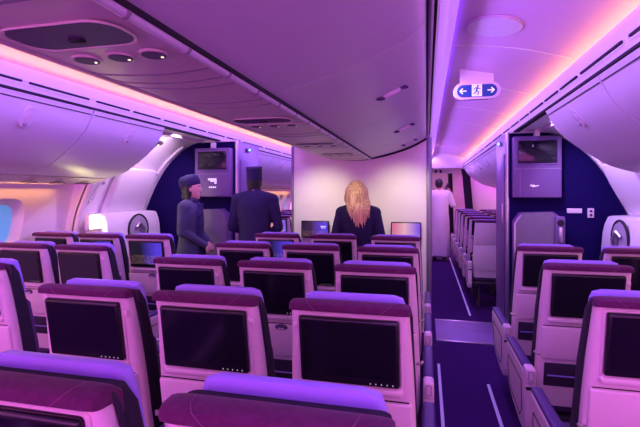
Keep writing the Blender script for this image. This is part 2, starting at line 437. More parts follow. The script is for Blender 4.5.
for i, yc in enumerate((.87, 2.09, 3.15, 4.0)):
    t = thing('passenger_service_unit', 'smoked oval panel with reading lights under the centre bins, %s' % ['nearest the camera', 'second from the camera', 'third from the camera', 'nearest the partition'][i], 'service unit', (-.80, yc, 1.888), 0, 'centre service units')
    dz = -.008
    q = MB(); q.prism([(x, y_) for x, y_ in rrect(.29, .135, .055, .0, -.02, 8)], 'z', dz-.001, dz+.004); pn = q.build('smoked_panel', DKRECESS, t)
    q = MB(); q.tube([(x, y_, dz) for x, y_ in rrect(.302, .147, .06, 0, -.02, 8)], .003, 6, closed=True); q.build('panel_rim', BELLY, pn)
    q = MB(); q.box((.0, .0, dz-.003), (.035, .02, .006), .002); q.build('knob', RUBBER, pn)
    for k, x in enumerate((-.095, .01, .11)):
        q = MB(); q.disc((x, .14, dz+.001), .038, 'z', .006, n=24); la = q.build('reading_light', BELLY, t)
        q = MB(); q.disc((x, .14, dz-.001), .031, 'z', .006, n=24); q.build('lens', DKRECESS, la)
        q = MB(); q.disc((x+.017, .152, dz-.003), .004, 'z', .006, n=10); q.build('lamp', RLAMP, la)
area('reading_glow', (-.83, .98, 1.872), (0, 0, 0), .22, .03, (1, .85, .35), .35)

# side walls -----------------------------------------------------------
wallp = smoothprof([(2.68, 0), (2.76, .4), (2.78, .8), (2.75, 1.05), (2.70, 1.3), (2.63, 1.56), (2.60, 1.66)], 3)
def hwz(z, prof=wallp):
    for (h0, z0), (h1, z1) in zip(prof, prof[1:]):
        if z0 <= z <= z1: return h0 + (h1-h0)*(z-z0)/(z1-z0)
    return prof[-1][0]
lin = smoothprof([(2.62, .0), (2.68, .5), (2.66, .9), (2.60, 1.245), (2.545, 1.40), (2.42, 1.65), (2.25, 1.88), (2.02, 2.06), (1.80, 2.125), (1.60, 2.13)], 3)
wn = 1
for s, name in ((-1, 'wall_left'), (1, 'wall_right')):
    b = MB()
    runs = [(-2.6, 3.62 if s < 0 else 3.52), (5.35, 14.0)]
    mod = .55
    for ya, yb in runs:
        # plain band below and above the windows, then panels with real holes
        sheet(b, mir(s, [p for p in wallp if p[1] < .85] + [(hwz(.85), .85)]), ya, yb, .02, out=-s)
        sheet(b, mir(s, [(hwz(1.58), 1.58), (hwz(1.66), 1.66)]), ya, yb, .02, out=-s)
        cs = [2.95 + mod*k for k in range(-10, 20)]
        cs = [c for c in cs if c-mod/2 >= ya-.01 and c+mod/2 <= yb+.01]
        lo, hi = cs[0]-mod/2, cs[-1]+mod/2
        for (u0, u1) in ((ya, lo), (hi, yb)):
            if u1-u0 > .02: sheet(b, mir(s, [(hwz(.85), .85)] + [p for p in wallp if .85 < p[1] < 1.58] + [(hwz(1.58), 1.58)]), u0, u1, .02, out=-s)
        for c in cs:
            N = 40; zc = 1.235
            outer = []; inner = []
            for k in range(N):
                a = 2*PI*k/N + PI/4 ; ca, sa = math.cos(a), math.sin(a)
                q_ = max(abs(ca), abs(sa)); oy, oz_ = ca/q_*mod/2, sa/q_*.365
                outer.append((c+oy, 1.215+oz_))
                e = 2/3.0
                inner.append((c+math.copysign(abs(ca)**e, ca)*.19, zc+math.copysign(abs(sa)**e, sa)*.235))
            def P(y_, z_, d=0): return (XC+s*(hwz(min(max(z_, .85), 1.6))+d), y_, z_)
            rings = []
            for t_ in (0, .35, .7, 1): rings.append([P(o[0]*(1-t_)+i_[0]*t_, o[1]*(1-t_)+i_[1]*t_) for o, i_ in zip(outer, inner)])
            b.loft(rings, cap=False)
            if -1 < c < 11:
                f = MB()
                rr = [[P(y_, z_, 0) for y_, z_ in inner]]
                for k_, d_ in ((.93, .02), (.80, .06), (.76, .085)): rr.append([P(c+(y_-c)*k_, zc+(z_-zc)*k_, d_) for y_, z_ in inner])
                f.loft(rr, cap=False)
                w = struct(f.build('window_%d' % wn, PANEL)); wn += 1
                g = MB(); g.loft([[P(c+(y_-c)*.77, zc+(z_-zc)*.77, .08) for y_, z_ in inner], [P(c+(y_-c)*.77, zc+(z_-zc)*.77, .09) for y_, z_ in inner]]); g.build('pane', WGL, w)
        for c in cs[:-1]:
            pass
    # doorway lining
    y0 = runs[0][1]
    sheet(b, mir(s, lin), y0, 5.35, .03, out=-s)
    for ya_ in (y0, 5.31):
        b.prism(mir(s, [(h-.01, z) for h, z in lin if z < 2.0] + [(2.9, 2.0), (2.9, 0)]), 'y', ya_, ya_+.04)
    # rounded jamb in front of the lining
    w_ = struct(b.build(name, PANEL, smooth=50))
    for yj, r in ((y0+.02, .028), (4.60, .02)):
        q = MB(); q.tube([(XC+s*(h-.005), yj, z) for h, z in lin[4:-6]], r, 8); q.build('door_jamb', PANEL, w_)
# end wall
b = MB(); b.box((XC, YF, 1.2), (5.8, .06, 2.6)); struct(b.build('wall_front', GAL))

# monuments and partition ------------------------------------------------
def linhw(z): return hwz(z, lin)
def bulkhead(s, x_in, name, num):
    b = MB()
    pts = [(x_in, .0), (x_in, 2.12)]
    pts += [(XC+s*(h-.012), z) for h, z in lin[::-1] if h < 2.61 or z < 1.2][0:]
    pts = [pts[0], pts[1]] + [p for p in pts[2:] if s*(p[0]-x_in) > .01]
    b.prism(pts, 'y', 4.69, 5.36)
    w = struct(b.build('wall_%s' % name, NAVYW))
    # aisle-side face with lavatory door
    q = MB(); q.box((x_in-s*.012, 5.02, 1.06), (.024, .68, 2.12), .004); f = q.build('side_panel', CABM, w)
    q = MB(); q.box((x_in-s*.03, 5.02, .98), (.014, .50, 1.86), .006); dr = q.build('narrow_door', CABM, w)
    q = MB(); q.box((x_in-s*.040, 4.83, 1.28), (.012, .035, .26), .006); q.build('handle', METAL, dr)
    q = MB(); q.tube([(x_in-s*.016, 4.685, 0), (x_in-s*.016, 4.685, 2.12)], .02, 10); q.build('corner_post', METAL, w)
    return w
bulkhead(1, .80, 'right_bulkhead', 1); bulkhead(-1, -2.14, 'left_bulkhead', 2)
# header strip above both bulkheads
for s, xa, xb, n in ((1, .80, 1.35, 14), (-1, -2.14, -2.7, 15)):
    b = MB(); b.box(((xa+xb)/2, 4.69, 2.118), (abs(xb-xa), .05, .022), .004); struct(b.build('trim_%d' % n, PANEL))
for s, x in ((1, .757), (-1, -2.097)):
    q = MB(); q.box((x, 4.98, 2.035), (.014, .10, .05), .006); t = q.build('status_lamp', CABM)
    tag(t, 'small green status lamp high on the %s lavatory side panel' % ('right' if s > 0 else 'left'), 'lamp')
    q = MB(); q.sphere((x-s*.008, 4.98, 2.035), .012, 12); q.build('green_lens', GREENL, t)

# partition: panel with the curved top
b = MB()
top = smoothprof([(-1.50, 2.085), (-1.37, 2.025), (-1.19, 1.957), (-.98, 1.902), (-.85, 1.884), (-.70, 1.884), (-.58, 1.898), (-.39, 1.937), (-.17, 2.008), (0, 2.095)], 3)
b.prism([(-1.50, .0)] + top + [(0, 0)], 'y', 4.90, 4.95)
pw = struct(b.build('wall_partition', PARTM))
q = MB(); q.tube([(x, 4.905, z+.006) for x, z in top], .012, 8); q.build('rubber_seal', RUBBER, pw)
q = MB(); q.box((.03, 4.925, 1.06), (.056, .08, 2.12), .012); q.build('end_post', EDGE, pw)
q = MB(); q.box((-1.515, 4.925, 1.05), (.03, .08, 2.10), .01); q.build('end_post', EDGE, pw)
# wall-mounted monitors on the partition
mon = None
for k, (x, z, lab, m_) in enumerate(((-1.235, 1.10, 'left monitor on the partition showing a blue night city', CITY), (-.215, 1.10, 'right monitor on the partition showing a pink and violet dusk', DUSK))):
    t = thing('wall_monitor', lab, 'monitor', (x, 4.86, z), 0, 'monitors on the partition')
    q = MB(); q.box((0, 0, 0), (.325, .03, .20), .012, 3); q.build('housing', BEZEL, t)
    q = MB(); q.box((0, -.0155, .003), (.30, .003, .17)); q.build('display', m_, t)
    q = MB(); q.box((0, .027, 0), (.12, .03, .10), .004); q.build('bracket', DMETAL, t)
    q = MB()
    if m_ is CITY:
        for j in range(4): q.box((.075+.016*j, -.018, .035), (.010, .002, .014))
        q.box((.10, -.018, .018), (.05, .002, .004)); q.build('screen_text', WHITEG, t)
# small text lines on the partition at left
t = thing('notice_lines', 'faint small lettering on the cream partition left of the blond woman', 'notice', (-1.33, 4.895, 1.36))
q = MB()
for r in range(2):
    for j in range(9): q.box((-.06+.014*j, 0, .012-r*.028), (.009 if j % 3 else .005, .003, .006))
q.build('lettering', mat('faint_letter', (.62, .55, .55), .6), t)
# warm pools
spot('hair_fill_spot', (-.72, 3.75, 1.865), (-.66, 4.28, 1.45), (1, .86, .42), 7, .62, .7)  # added warm fill aimed at the blond hair
spot('partition_spot', (-1.16, 4.15, 1.84), (-1.14, 4.9, 1.22), (1, .96, .66), 24, 1.5, 1)
spot('partition_spot', (-.22, 4.15, 1.90), (-.24, 4.9, 1.22), (1, .96, .66), 24, 1.5, 1)

# bulkhead cabinets with monitors, folded crew seats
def crew_cabinet(x0, x1, z0, z1, lab, side):
    cx = (x0+x1)/2; w = x1-x0; h = z1-z0
    t = thing('monitor_cabinet', lab, 'cabinet', (cx, 4.60, (z0+z1)/2))
    q = MB(); q.box((0, .035, 0), (w, .10, h), .012, 3); q.build('body', CABM, t)
    sw = w*.80; sh = h*.36; zc = h*.24
    q = MB()
    q.box((0, -.018, zc), (sw, .006, sh), .002, m=GLASSB); q.build('display', GLASSB, t)
    q = MB(); q.tube([(x, -.016, z) for x, z in rrect(sw+.02, sh+.02, .012, 0, zc)], .009, 8, closed=True); q.build('screen_frame', CABM, t)
    q = MB(); q.box((0, -.0155, -h*.03), (w*.98, .003, .005)); q.build('panel_seam', SEAM, t)
    q = MB(); q.box((-w*.36, -.0155, -h*.26), (.004, .003, h*.42)); q.build('side_seam', SEAM, t)
    q = MB(); q.box((0, .02, h/2+.03), (.05, .05, .07), .006); q.build('hanger', PANEL, t)
    q = MB()
    if side > 0:   # flowing script mark
        pts = [(-.05, 0), (-.03, .02), (-.015, -.008), (0, .018), (.012, -.005), (.03, .004), (.055, .004)]
        q.tube([(x*.75-.03, -.018, z*.8-h*.31) for x, z in pts], .0035, 6)
        q.tube([(x*.45-.03, -.018, z*.6-h*.31-.004) for x, z in pts], .003, 6)
        q.build('white_script_mark', WHITEG, t)
    else:
        q.prism([(-.05, -h*.12), (.055, -h*.12), (.055, -h*.23), (.03, -h*.23), (.03, -h*.16), (.02, -h*.16), (.02, -h*.19), (-.02, -h*.19), (-.02, -h*.16), (-.05, -h*.16)], 'y', -.020, -.015)
        q.build('white_block_mark', WHITEG, t); q = MB()
        for j in range(4): q.box((-.03+.024*j, -.018, -h*.30), (.016, .004, .018))
        q.build('white_caption', WHITEG, t)
    return t
crew_cabinet(.822, 1.25, 1.47, 2.065, 'grey-violet cabinet with dark monitor on the right navy bulkhead', 1)
crew_cabinet(-2.60, -2.16, 1.47, 2.03, 'grey-violet cabinet with dark monitor on the left bulkhead behind the steward', -1)
def crew_seat(x0, x1, lab, hand):
    cx = (x0+x1)/2; w = x1-x0
    t = thing('folded_crew_seat', lab, 'crew seat', (cx, 4.60, 0))
    q = MB()
    o = [(-w/2, .42), (-w/2, 1.24), (-w/2+.06, 1.325), (w/2-.10, 1.335), (w/2-.04, 1.29), (w/2, 1.20), (w/2, .42)]
    q.prism(o, 'y', .0, .085); q.build('surround', CABM, t)
    q = MB(); o2 = [(p*.88-.01, .44+(z-.42)*.97) for p, z in o]
    q.prism(o2, 'y', -.02, .01); q.build('backrest', JUMP, t)
    q = MB(); q.box((-.01, -.06, .62), (w*.84, .09, .36), .03, 3); q.build('folded_seat', JUMP, t)
    q = MB(); q.box((0, .03, .21), (w*.9, .08, .42), .01); q.build('stowage_box', CABM, t)
    q = MB(); q.tube([(-w/2+.012, -.012, .45), (-w/2+.012, -.012, 1.22), (-w/2+.065, -.012, 1.30)], .010, 8); q.build('edge_trim', METAL, t)
    if hand:
        q = MB(); q.box((w/2-.055, -.035, 1.16), (.085, .05, .27), .012, 3); c = q.build('handset_cradle', CABM, t)
        q = MB(); q.disc((w/2-.055, -.062, 1.235), .03, 'y', .012, n=20); q.build('earpiece', RUBBER, c)
        q = MB(); q.box((w/2-.055, -.066, 1.12), (.035, .02, .15), .009, 3); q.build('handset', METAL, c)
    return t
crew_seat(.825, 1.28, 'folded grey crew seat with handset on the right navy bulkhead', True)
crew_seat(-2.62, -2.17, 'folded grey crew seat under the left cabinet, beside the stewardess', False)
q = MB(); q.box((1.385, 4.683, 1.345), (.13, .012, .045), .003); tag(q.build('placard', PANEL), 'pale blank oblong placard on the right navy bulkhead', 'placard')
q = MB(); q.box((1.525, 4.683, 1.325), (.055, .012, .09), .003); t = tag(q.build('notice_sign', PANEL), 'small upright sign with dark symbols on the right navy bulkhead', 'sign')
q = MB(); q.box((1.525, 4.675, 1.343), (.022, .004, .020)); q.disc((1.525, 4.675, 1.305), .012, 'y', .004, n=14); q.build('symbol', RUBBER, t)

# doors with slide bustles ----------------------------------------------
def door(s, n):
    b = MB()
    # upper moulded liner
    up = [(linhw(z)-.05-d, z) for z, d in ((1.30, 0), (1.34, .01), (1.40, .035), (1.5, .045), (1.6, .045), (1.7, .03), (1.78, 0))]
    up2 = [(h, z) for h, z in up] + [(linhw(z)+.0, z) for z in (1.78, 1.6, 1.4, 1.30)]
    b.prism(mir(s, up2), 'y', 3.90, 4.50)
    d = struct(b.build('door_%d' % n, PANEL))
    bv = d.modifiers.new('b', 'BEVEL'); bv.width = .03; bv.segments = 3; bv.limit_method = 'ANGLE'
    # bustle
    q = MB()
    pr = [(2.70, .30), (2.42, .34), (2.35, .50), (2.33, .85), (2.345, 1.15), (2.38, 1.27), (2.42, 1.305), (2.62, 1.31)]
    q.prism(mir(s, smoothprof(pr, 2)), 'y', 3.74, 4.64); bu = q.build('slide_bustle', PANEL, d)
    bv = bu.modifiers.new('b', 'BEVEL'); bv.width = .022; bv.segments = 3; bv.limit_method = 'ANGLE'; bv.angle_limit = .9
    X = XC + s*2.335
    c = (4.22, 1.115)
    q = MB(); q.tube([(X-s*.0, c[0]+.165*math.cos(a), c[1]+.165*math.sin(a)) for a in [PI*2*k/40 for k in range(40)]], .011, 8, closed=True); q.build('gauge_ring', RUBBER, bu)
    q = MB(); q.disc((X, c[0], c[1]), .15, 'x', .012, n=36); q.build('gauge_recess', mat('gauge_recess_face', (.42, .38, .46), .5), bu)
    q = MB(); q.tube([(X-s*.02, c[0]+.05, c[1]-.09), (X-s*.03, c[0]+.03, c[1]+.02), (X-s*.025, c[0]-.02, c[1]+.07), (X-s*.02, c[0]-.07, c[1]+.03)], [.03, .026, .022, .012], 10); q.build('handle', METAL, bu)
    # bean-shaped hand grip at the forward frame
    for yy, zz, n_ in ((4.56, 1.60, 'hand_grip'), (3.70, 1.58, 'hand_grip')):
        q = MB()
        def gp(u_, v_): return (XC+s*(linhw(zz+v_)-.02), yy+u_*.6, zz+v_)
        q.tube([gp(u_, v_) for u_, v_ in rrect(.10, .30, .045, n=6)], .011, 8, closed=True)
        q.tube([gp(u_, v_) for u_, v_ in rrect(.05, .22, .022, n=6)], .008, 8, closed=True)
        q.build(n_, PANEL, d)
    q = MB(); q.sphere((XC+s*(linhw(1.62)-.0), 3.80, 1.62), .02, 10); q.build('bolt', SEAM, d)
    return d
door(-1, 1); door(1, 2)
# lamps in the door areas, then added fill spots
t = thing('entry_lamp', 'glowing yellow lamp on the left wall behind the seats by the door', 'lamp', (XC-2.44, 3.66, 1.235))
q = MB(); q.box((0, 0, 0), (.05, .17, .16), .01); q.build('housing', PANEL, t)
q = MB(); q.box((.027, 0, 0), (.01, .14, .13), .004); q.build('lens', LAMPW, t)
area('entry_lamp_light', (XC-2.39, 3.66, 1.235), (0, -PI/2, 0), .13, .13, (1, .85, .35), 3.0)
for s in (-1,):
    t = thing('emergency_lamp', 'small dark-rimmed emergency lamp on the left doorway soffit', 'lamp', (XC+s*2.02, 4.1, 2.04))
    q = MB(); q.sphere((0, 0, 0), (.05, .085, .02), 14, rot=Matrix.Rotation(s*.42, 3, 'Y')); q.build('rim', RUBBER, t)
    q = MB(); q.sphere((-s*.004, .0, -.012), (.014, .022, .011), 12, rot=Matrix.Rotation(s*.42, 3, 'Y')); q.build('lens', RLAMP, t)
spot('door_fill_spot', (XC-1.72, 4.1, 2.10), (XC-2.5, 4.15, 1.3), (.80, .50, .85), 34, 2.4, .8)  # unseen spots added to brighten the door linings, one per side
spot('door_fill_spot', (XC+1.72, 4.1, 2.10), (XC+2.5, 4.15, 1.3), (.55, .36, 1), 46, 2.4, .8)

# exit sign --------------------------------------------------------------
t = thing('exit_sign', 'oval blue exit sign with running figure and two arrows, hanging over the right aisle', 'exit sign', (.368, 3.5, 2.285))
q = MB(); q.prism([(x, z) for x, z in rrect(.335, .125, .0615, n=10)], 'y', -.02, .02); q.build('housing', PANEL, t)
q = MB(); q.prism([(x, z) for x, z in rrect(.285, .092, .0455, n=10)], 'y', -.024, -.018); q.build('face', SIGNB, t)
q = MB(); q.prism([(-.12, .05), (.12, .05), (.12, .125), (-.12, .172)], 'y', -.012, .012); q.build('bracket', PANEL, t)
q = MB(); q.box((0, -.0255, .002), (.072, .003, .088)); q.build('white_square', WHITEG, t)
q = MB()
for s in (1, -1):
    q.box((s*.098, -.0265, 0), (.046, .004, .008))
    for e in (1, -1): q.box((s*.112, -.0265, e*.0095), (.030, .004, .008), rot=Matrix.Rotation(s*e*.78, 3, 'Y'))
q.build('arrows', WHITEG, t)
q = MB()
def stick(pts, r): q.tube([(x, -.028, z) for x, z in pts], r, 6)
q.disc((.006, -.028, .034), .0075, 'y', .004, n=14)
stick([(.004, .024), (-.004, .0)], .0065); stick([(-.004, 0), (.012, -.012), (.004, -.034)], .0045); stick([(-.004, 0), (-.012, -.018), (-.026, -.022)], .0045)
stick([(.004, .022), (.018, .012), (.026, .016)], .0035); stick([(.002, .022), (-.016, .018), (-.022, .006)], .0035)
q.build('running_figure', SIGNB, t)
q = MB()
for j in range(14): q.box((-.09+j*.0125, -.02, -.067), (.006, .006, .006))
q.build('perforations', RUBBER, t)

# ------------------------------------------------------------------ seats
def yb(z): return (1.17-z)*.16
def seat_proto(hook=1, lit=None, aisle=0, arms=(-1,)):
    plain = lit == 'plain'; lit = None if plain else lit
    """aisle: -1/+1 side on which the aisle armrest stands, 0 none"""
    t = bpy.data.objects.new('airline_seat', None); COL.objects.link(t); t.empty_display_size = .1
    # shell
    q = MB(); rings = []
    for z, w, th in ((.40, .405, .06), (.46, .430, .07), (.62, .432, .07), (.80, .422, .07), (.95, .410, .065), (1.08, .394, .06), (1.125, .388, .05), (1.14, .376, .04)):
        y0 = yb(z)
        r = .028 if th > .058 else .016
        rings.append([(x, y0+th/2+y_, z) for x, y_ in rrect(w, th, r, n=4)])
    q.loft(rings); sh = q.build('shell', SHELL, t)
    # side fabric strip behind shell (black)
    q = MB(); rings = []
    for z, w, th in ((.42, .425, .09), (.62, .437, .09), (.9, .420, .085), (1.10, .396, .07), (1.145, .380, .05)):
        y0 = yb(z)+.042
        rings.append([(x, y0+th/2+y_, z) for x, y_ in rrect(w, th, .02, n=4)])
    q.loft(rings); q.build('back_cushion', BLACKF, t)
    # lower front cushion
    q = MB(); rings = []
    for z, w, th in ((.47, .40, .06), (.7, .41, .06), (.93, .40, .05), (.96, .38, .03)):
        y0 = yb(z)+.10
        rings.append([(x, y0+th/2+y_, z) for x, y_ in rrect(w, th, .02, n=4)])
    q.loft(rings); q.build('backrest', SEATF, t)
    # plum cover cap over the top
    q = MB(); rings = []
    prof = [(-.010, 1.134), (-.013, 1.142), (-.010, 1.156), (.003, 1.164), (.03, 1.165), (.052, 1.158), (.070, 1.144), (.078, 1.10), (.078, 1.06), (.070, 1.10), (.05, 1.128), (.0, 1.132)]
    for x, k in ((-.197, .80), (-.192, .93), (-.172, 1), (-.06, 1.02), (.06, 1.02), (.172, 1), (.192, .93), (.197, .80)):
        cy_, cz_ = .04, 1.13
        rings.append([(x, cy_+(y_-cy_)*k, cz_+(z-cz_)*k) for y_, z in prof])
    q.loft(rings); cv = q.build('top_cover', PLUM, t)
    for sx in (1, -1):
        q = MB(); q.tube([(sx*.192, .035, 1.152), (sx*.197, .05, 1.12), (sx*.200, .07, 1.05), (sx*.207, .095, .90), (sx*.2135, .13, .66), (sx*.209, .165, .45)], [.006, .007, .006, .005, .005, .005], 6); q.build('side_piping', BLACKF, t)
    for sx in (1, -1):
        q = MB(); q.tube([(sx*.10, -.0112, 1.134), (sx*.112, -.0138, 1.142), (sx*.13, -.0112, 1.157), (sx*.14, .003, 1.1655), (sx*.145, .03, 1.1668)], .0008, 4)
        q.build('stitching', STITCH, cv)
    # headrest
    q = MB(); rings = []
    for z, w, th, yo in ((.955, .34, .03, .02), (.965, .350, .04, .01), (1.02, .368, .045, .006), (1.09, .368, .044, 0), (1.138, .356, .042, 0), (1.160, .340, .038, .003), (1.169, .29, .026, .008)):
        y0 = yb(z)+.094+yo
        rings.append([(x, y0+th/2+y_, z) for x, y_ in rrect(w, th, min(.024, th*.45), n=5)])
    q.loft(rings); q.build('headrest', LILAC, t)
    # screen
    tilt = math.atan(.16); R = Matrix.Rotation(tilt, 3, 'X')
    def onback(x, z, off): return (x, yb(z)-off, z)
    if plain:
        q = MB(); q.box(onback(0, .99, .004), (.39, .014, .29), .006, rot=R); q.build('back_panel', SHELL, t)
        q = MB(); q.box(onback(0, .66, .004), (.40, .014, .34), .006, rot=R); q.build('lower_panel', SHELL, t)
    else:
        q = MB(); q.box(onback(0, 1.004, .010), (.326, .022, .226), .008, 3, rot=R); sc = q.build('screen', BEZEL, t)
        q = MB(); q.box(onback(0, 1.012, .0212), (.302, .003, .185), 0, rot=R); q.build('display', {None: GLASSB, 'city': CITY, 'dusk': DUSK}[lit], sc)
        q = MB()
        for j in range(5): q.box(onback(.070+j*.018, .903, .0215), (.003, .002, .003), rot=R)
        q.build('buttons', DOTS, sc)
        q = MB(); q.tube([onback(x, z, .001) for x, z in rrect(.338, .238, .014, 0, 1.004)], .006, 6, closed=True); q.build('screen_surround', SHELL, sh)
        # ledge
        q = MB(); q.box(onback(0, .873, -.004), (.35, .040, .032), .014, 4, rot=R); q.build('ledge', SHELLD, sh)
        # tray table
        q = MB(); q.box(onback(0, .748, -.001), (.40, .022, .178), .008, 3, rot=R); tr = q.build('tray_table', SHELL, t)
        q = MB(); q.box(onback(0, .840, .002), (.385, .003, .003), 0, rot=R); q.build('seam', RUBBER, tr)
        q = MB(); q.sphere(onback(.03, .822, .012), (.035, .006, .016), 12); q.build('latch_recess', DKRECESS, tr)
        q = MB(); q.box(onback(.03, .815, .014), (.035, .012, .010), .004, rot=R); q.build('latch', SHELL, tr)
        # pocket
        q = MB(); q.box(onback(0, .575, -.002), (.36, .014, .13), .006, rot=R); pk = q.build('literature_pocket', DARKP, t)
        q = MB(); q.box(onback(0, .570, .008), (.33, .006, .007), .002, rot=R); q.build('pocket_strap', BLUELN, pk)
    # coat hook
    q = MB(); q.box(onback(hook*.180, 1.075, .001), (.018, .010, .024), .004, 3, rot=R); hk = q.build('coat_hook', SHELL, t)
    q = MB(); q.box(onback(hook*.180, 1.075, .006), (.010, .004, .012), .002, rot=R); q.build('hook_button', SHELLD, hk)
    q = MB(); q.tube([(-hook*.20, .075, .685), (-hook*.222, .062, .69), (-hook*.228, .075, .695)], .007, 8); q.build('recline_lever', METAL, t)
    # seat cushion and frame
    q = MB(); q.box((0, .37, .405), (.43, .46, .11), .035, 4); q.build('seat_cushion', SEATF, t)
    q = MB(); q.box((0, .34, .325), (.42, .44, .04), .006); q.build('seat_frame', DMETAL, t)
    for lx in (-.13, .13):
        q = MB(); q.tube([(lx, .14, .0), (lx, .22, .31)], .014, 8); q.tube([(lx, .50, .0), (lx, .44, .31)], .014, 8); q.tube([(lx, .10, .012), (lx, .54, .012)], .012, 8); q.build('leg', DMETAL, t)
    q = MB(); q.box((.16, .30, .07), (.08, .30, .10), .01); q.build('equipment_box', DMETAL, t)
    for a in arms:
        q = MB(); x = a*.237; q.box((x, .27, .585), (.040, .44, .05), .018, 3); ar = q.build('armrest', ARMP, t)
        q = MB(); q.box((x, .27, .545), (.030, .38, .05), .01); q.build('armrest_body', SHELL, ar)
        q = MB(); q.box((x, .045, .575), (.038, .05, .075), .012, 3); q.build('armrest_pivot', SHELL, ar)
    if aisle:
        x = aisle*.256
        q = MB(); q.prism([(.05, .62), (.56, .62), (.585, .60), (.575, .50), (.50, .38), (.38, .33), (.18, .30), (.06, .30), (.03, .36), (.03, .60)], 'x', x-.026, x+.026)
        pa = q.build('aisle_armrest', SHELL, t)
        pa.location.z = -.03
        bv = pa.modifiers.new('b', 'BEVEL'); bv.width = .010; bv.segments = 3; bv.limit_method = 'ANGLE'; bv.angle_limit = .4
        q = MB(); q.box((x, .34, .632), (.05, .46, .024), .011, 3); q.build('pad', ARMP, pa)
        q = MB(); q.tube([(x+aisle*.0265, y_, z_) for y_, z_ in ((.12, .55), (.50, .55), (.51, .50), (.46, .41), (.36, .37), (.16, .35), (.11, .40))], .003, 6, closed=True); q.build('side_groove', RUBBER, pa)
        q = MB(); q.box((x, .060, .608), (.050, .08, .085), .014, 3); e = q.build('end_cap', SHELL, pa)
        q = MB(); q.tube([(x+a_, .017, .612+c_) for a_, c_ in rrect(.026, .048, .008)], .002, 5, closed=True); q.build('cap_outline', SEAM, e)
        q = MB(); q.box((x, .040, .545), (.046, .03, .016), .002); q.build('gap', RUBBER, pa)
    return t

protos = {}
def seat(x, y, label, group, hook=1, lit=None, aisle=0, arms=(-1,)):
    key = (hook, lit, aisle, arms)
    if key in protos: o = copy_tree(protos[key])
    else: o = seat_proto(*key); protos[key] = o
    o.location = (x, y, 0); o['label'] = label; o['category'] = 'airline seat'; o['group'] = group
    return o
PITCH = .73
rown = ['first', 'second', 'third', 'fourth', 'fifth']
for r in range(5):            # r=0 nearest
    y = .663 + PITCH*r
    for c, x in (('C', -.246), ('B', -.762), ('A', -1.260)):
        if r == 0 and c == 'A': continue
        hk = -1 if c == 'C' else 1
        al = 1 if c == 'C' else -1 if c == 'A' else 0
        lit = 'city' if (r == 4 and c == 'A') else None
        rowtxt = {0: 'nearest row, cut by the picture bottom', 1: 'second row from the camera', 2: 'third row from the camera', 3: 'fourth row from the camera', 4: 'front row before the partition'}[r]
        coltxt = {'C': 'beside the right aisle', 'B': 'middle place', 'A': 'beside the left aisle'}[c]
        if lit: rowtxt += ', lit city screen'
        seat(x, y, ('centre seat, %s, %s' % (coltxt, rowtxt)), 'seats of the centre block', hk, lit, al, () if al == -1 else (-1,))
for r in range(3):
    y = 1.755 + PITCH*r
    for c, x in (('aisle', -2.275), ('middle', -2.76), ('window', -3.235)):
        if r == 0 and c != 'aisle': continue
        lit = 'city' if r == 2 and c != 'window' else None
        rt = ['at the left picture edge', 'in the row behind the lit screens', 'in the front row before the left door'][r]
        ct = {'aisle': 'aisle', 'middle': 'middle', 'window': 'window'}[c]
        seat(x, y, 'left-block %s seat %s%s' % (ct, rt, ', lit city screen' if lit else ''), 'seats of the left block', 1, lit, 1 if c == 'aisle' else 0, (-1,))
for r in range(3):
    y = (1.665, 2.41, 3.15)[r]
    for c, x in (('aisle', .79), ('middle', 1.31), ('window', 1.80)):
        if r == 0 and c == 'window': continue
        rt = ['nearest the camera, cut by the picture edge', 'in the second row from the camera', 'in the front row before the right bulkhead'][r]
        seat(x+(-.035, -.015, 0)[r], y, 'right-block %s seat %s' % (c, rt), 'seats of the right block', 1, None, -1 if c == 'aisle' else 0, (1,) if c != 'window' else ())
for r in range(6):
    y = 6.0 + .75*r
    for c, x in (('aisle', .81), ('middle', 1.29), ('window', 1.775)):
        seat(x, y, 'right-hand %s seat in the far cabin, %s row beyond the bulkhead' % (c, ['first', 'second', 'third', 'fourth', 'fifth', 'sixth'][r]), 'seats of the far cabin, right', 1, 'plain' if r == 0 else None, -1 if c == 'aisle' else 0, (1,) if c != 'window' else ())
    seat(-.215, y+.2, 'far centre seat beside the right aisle, %s row behind the partition' % ['first', 'second', 'third', 'fourth', 'fifth', 'sixth'][r], 'seats of the far cabin, centre', 1, None, 1, (-1,))
    for c, x in (('aisle', -2.24), ('middle', -2.72)):
        seat(x, y+.4, 'left-hand %s seat in the far cabin, %s row beyond the left bulkhead' % (c, ['first', 'second', 'third', 'fourth', 'fifth', 'sixth'][r]), 'seats of the far cabin, left', 1, 'dusk' if r in (0, 1) else None, 1 if c == 'aisle' else 0, (-1,))

# ------------------------------------------------------------------ people
def remeshed(mb, name, m, parent, voxel=.0075, smooth=6, fac=.5):
    tmp = mb.build('tmp', m)
    r = tmp.modifiers.new('r', 'REMESH'); r.mode = 'VOXEL'; r.voxel_size = voxel; r.use_smooth_shade = True
    s_ = tmp.modifiers.new('s', 'SMOOTH'); s_.iterations = smooth; s_.factor = fac
    dg = bpy.context.evaluated_depsgraph_get()
    me = bpy.data.meshes.new_from_object(tmp.evaluated_get(dg)); me.name = name
    me.materials.clear(); me.materials.append(m)
    bpy.data.objects.remove(tmp)
    o = bpy.data.objects.new(name, me); COL.objects.link(o); o.parent = parent
    for p_ in me.polygons: p_.use_smooth = True
    return o
def ell(z, rx, ry, cx=0, cy_=0, n=28, wob=0, ph=0):
    return [(cx+rx*math.cos(2*PI*k/n)*(1+wob*math.sin(5*2*PI*k/n+ph)), cy_+ry*math.sin(2*PI*k/n)*(1+wob*math.sin(5*2*PI*k/n+ph)), z) for k in range(n)]
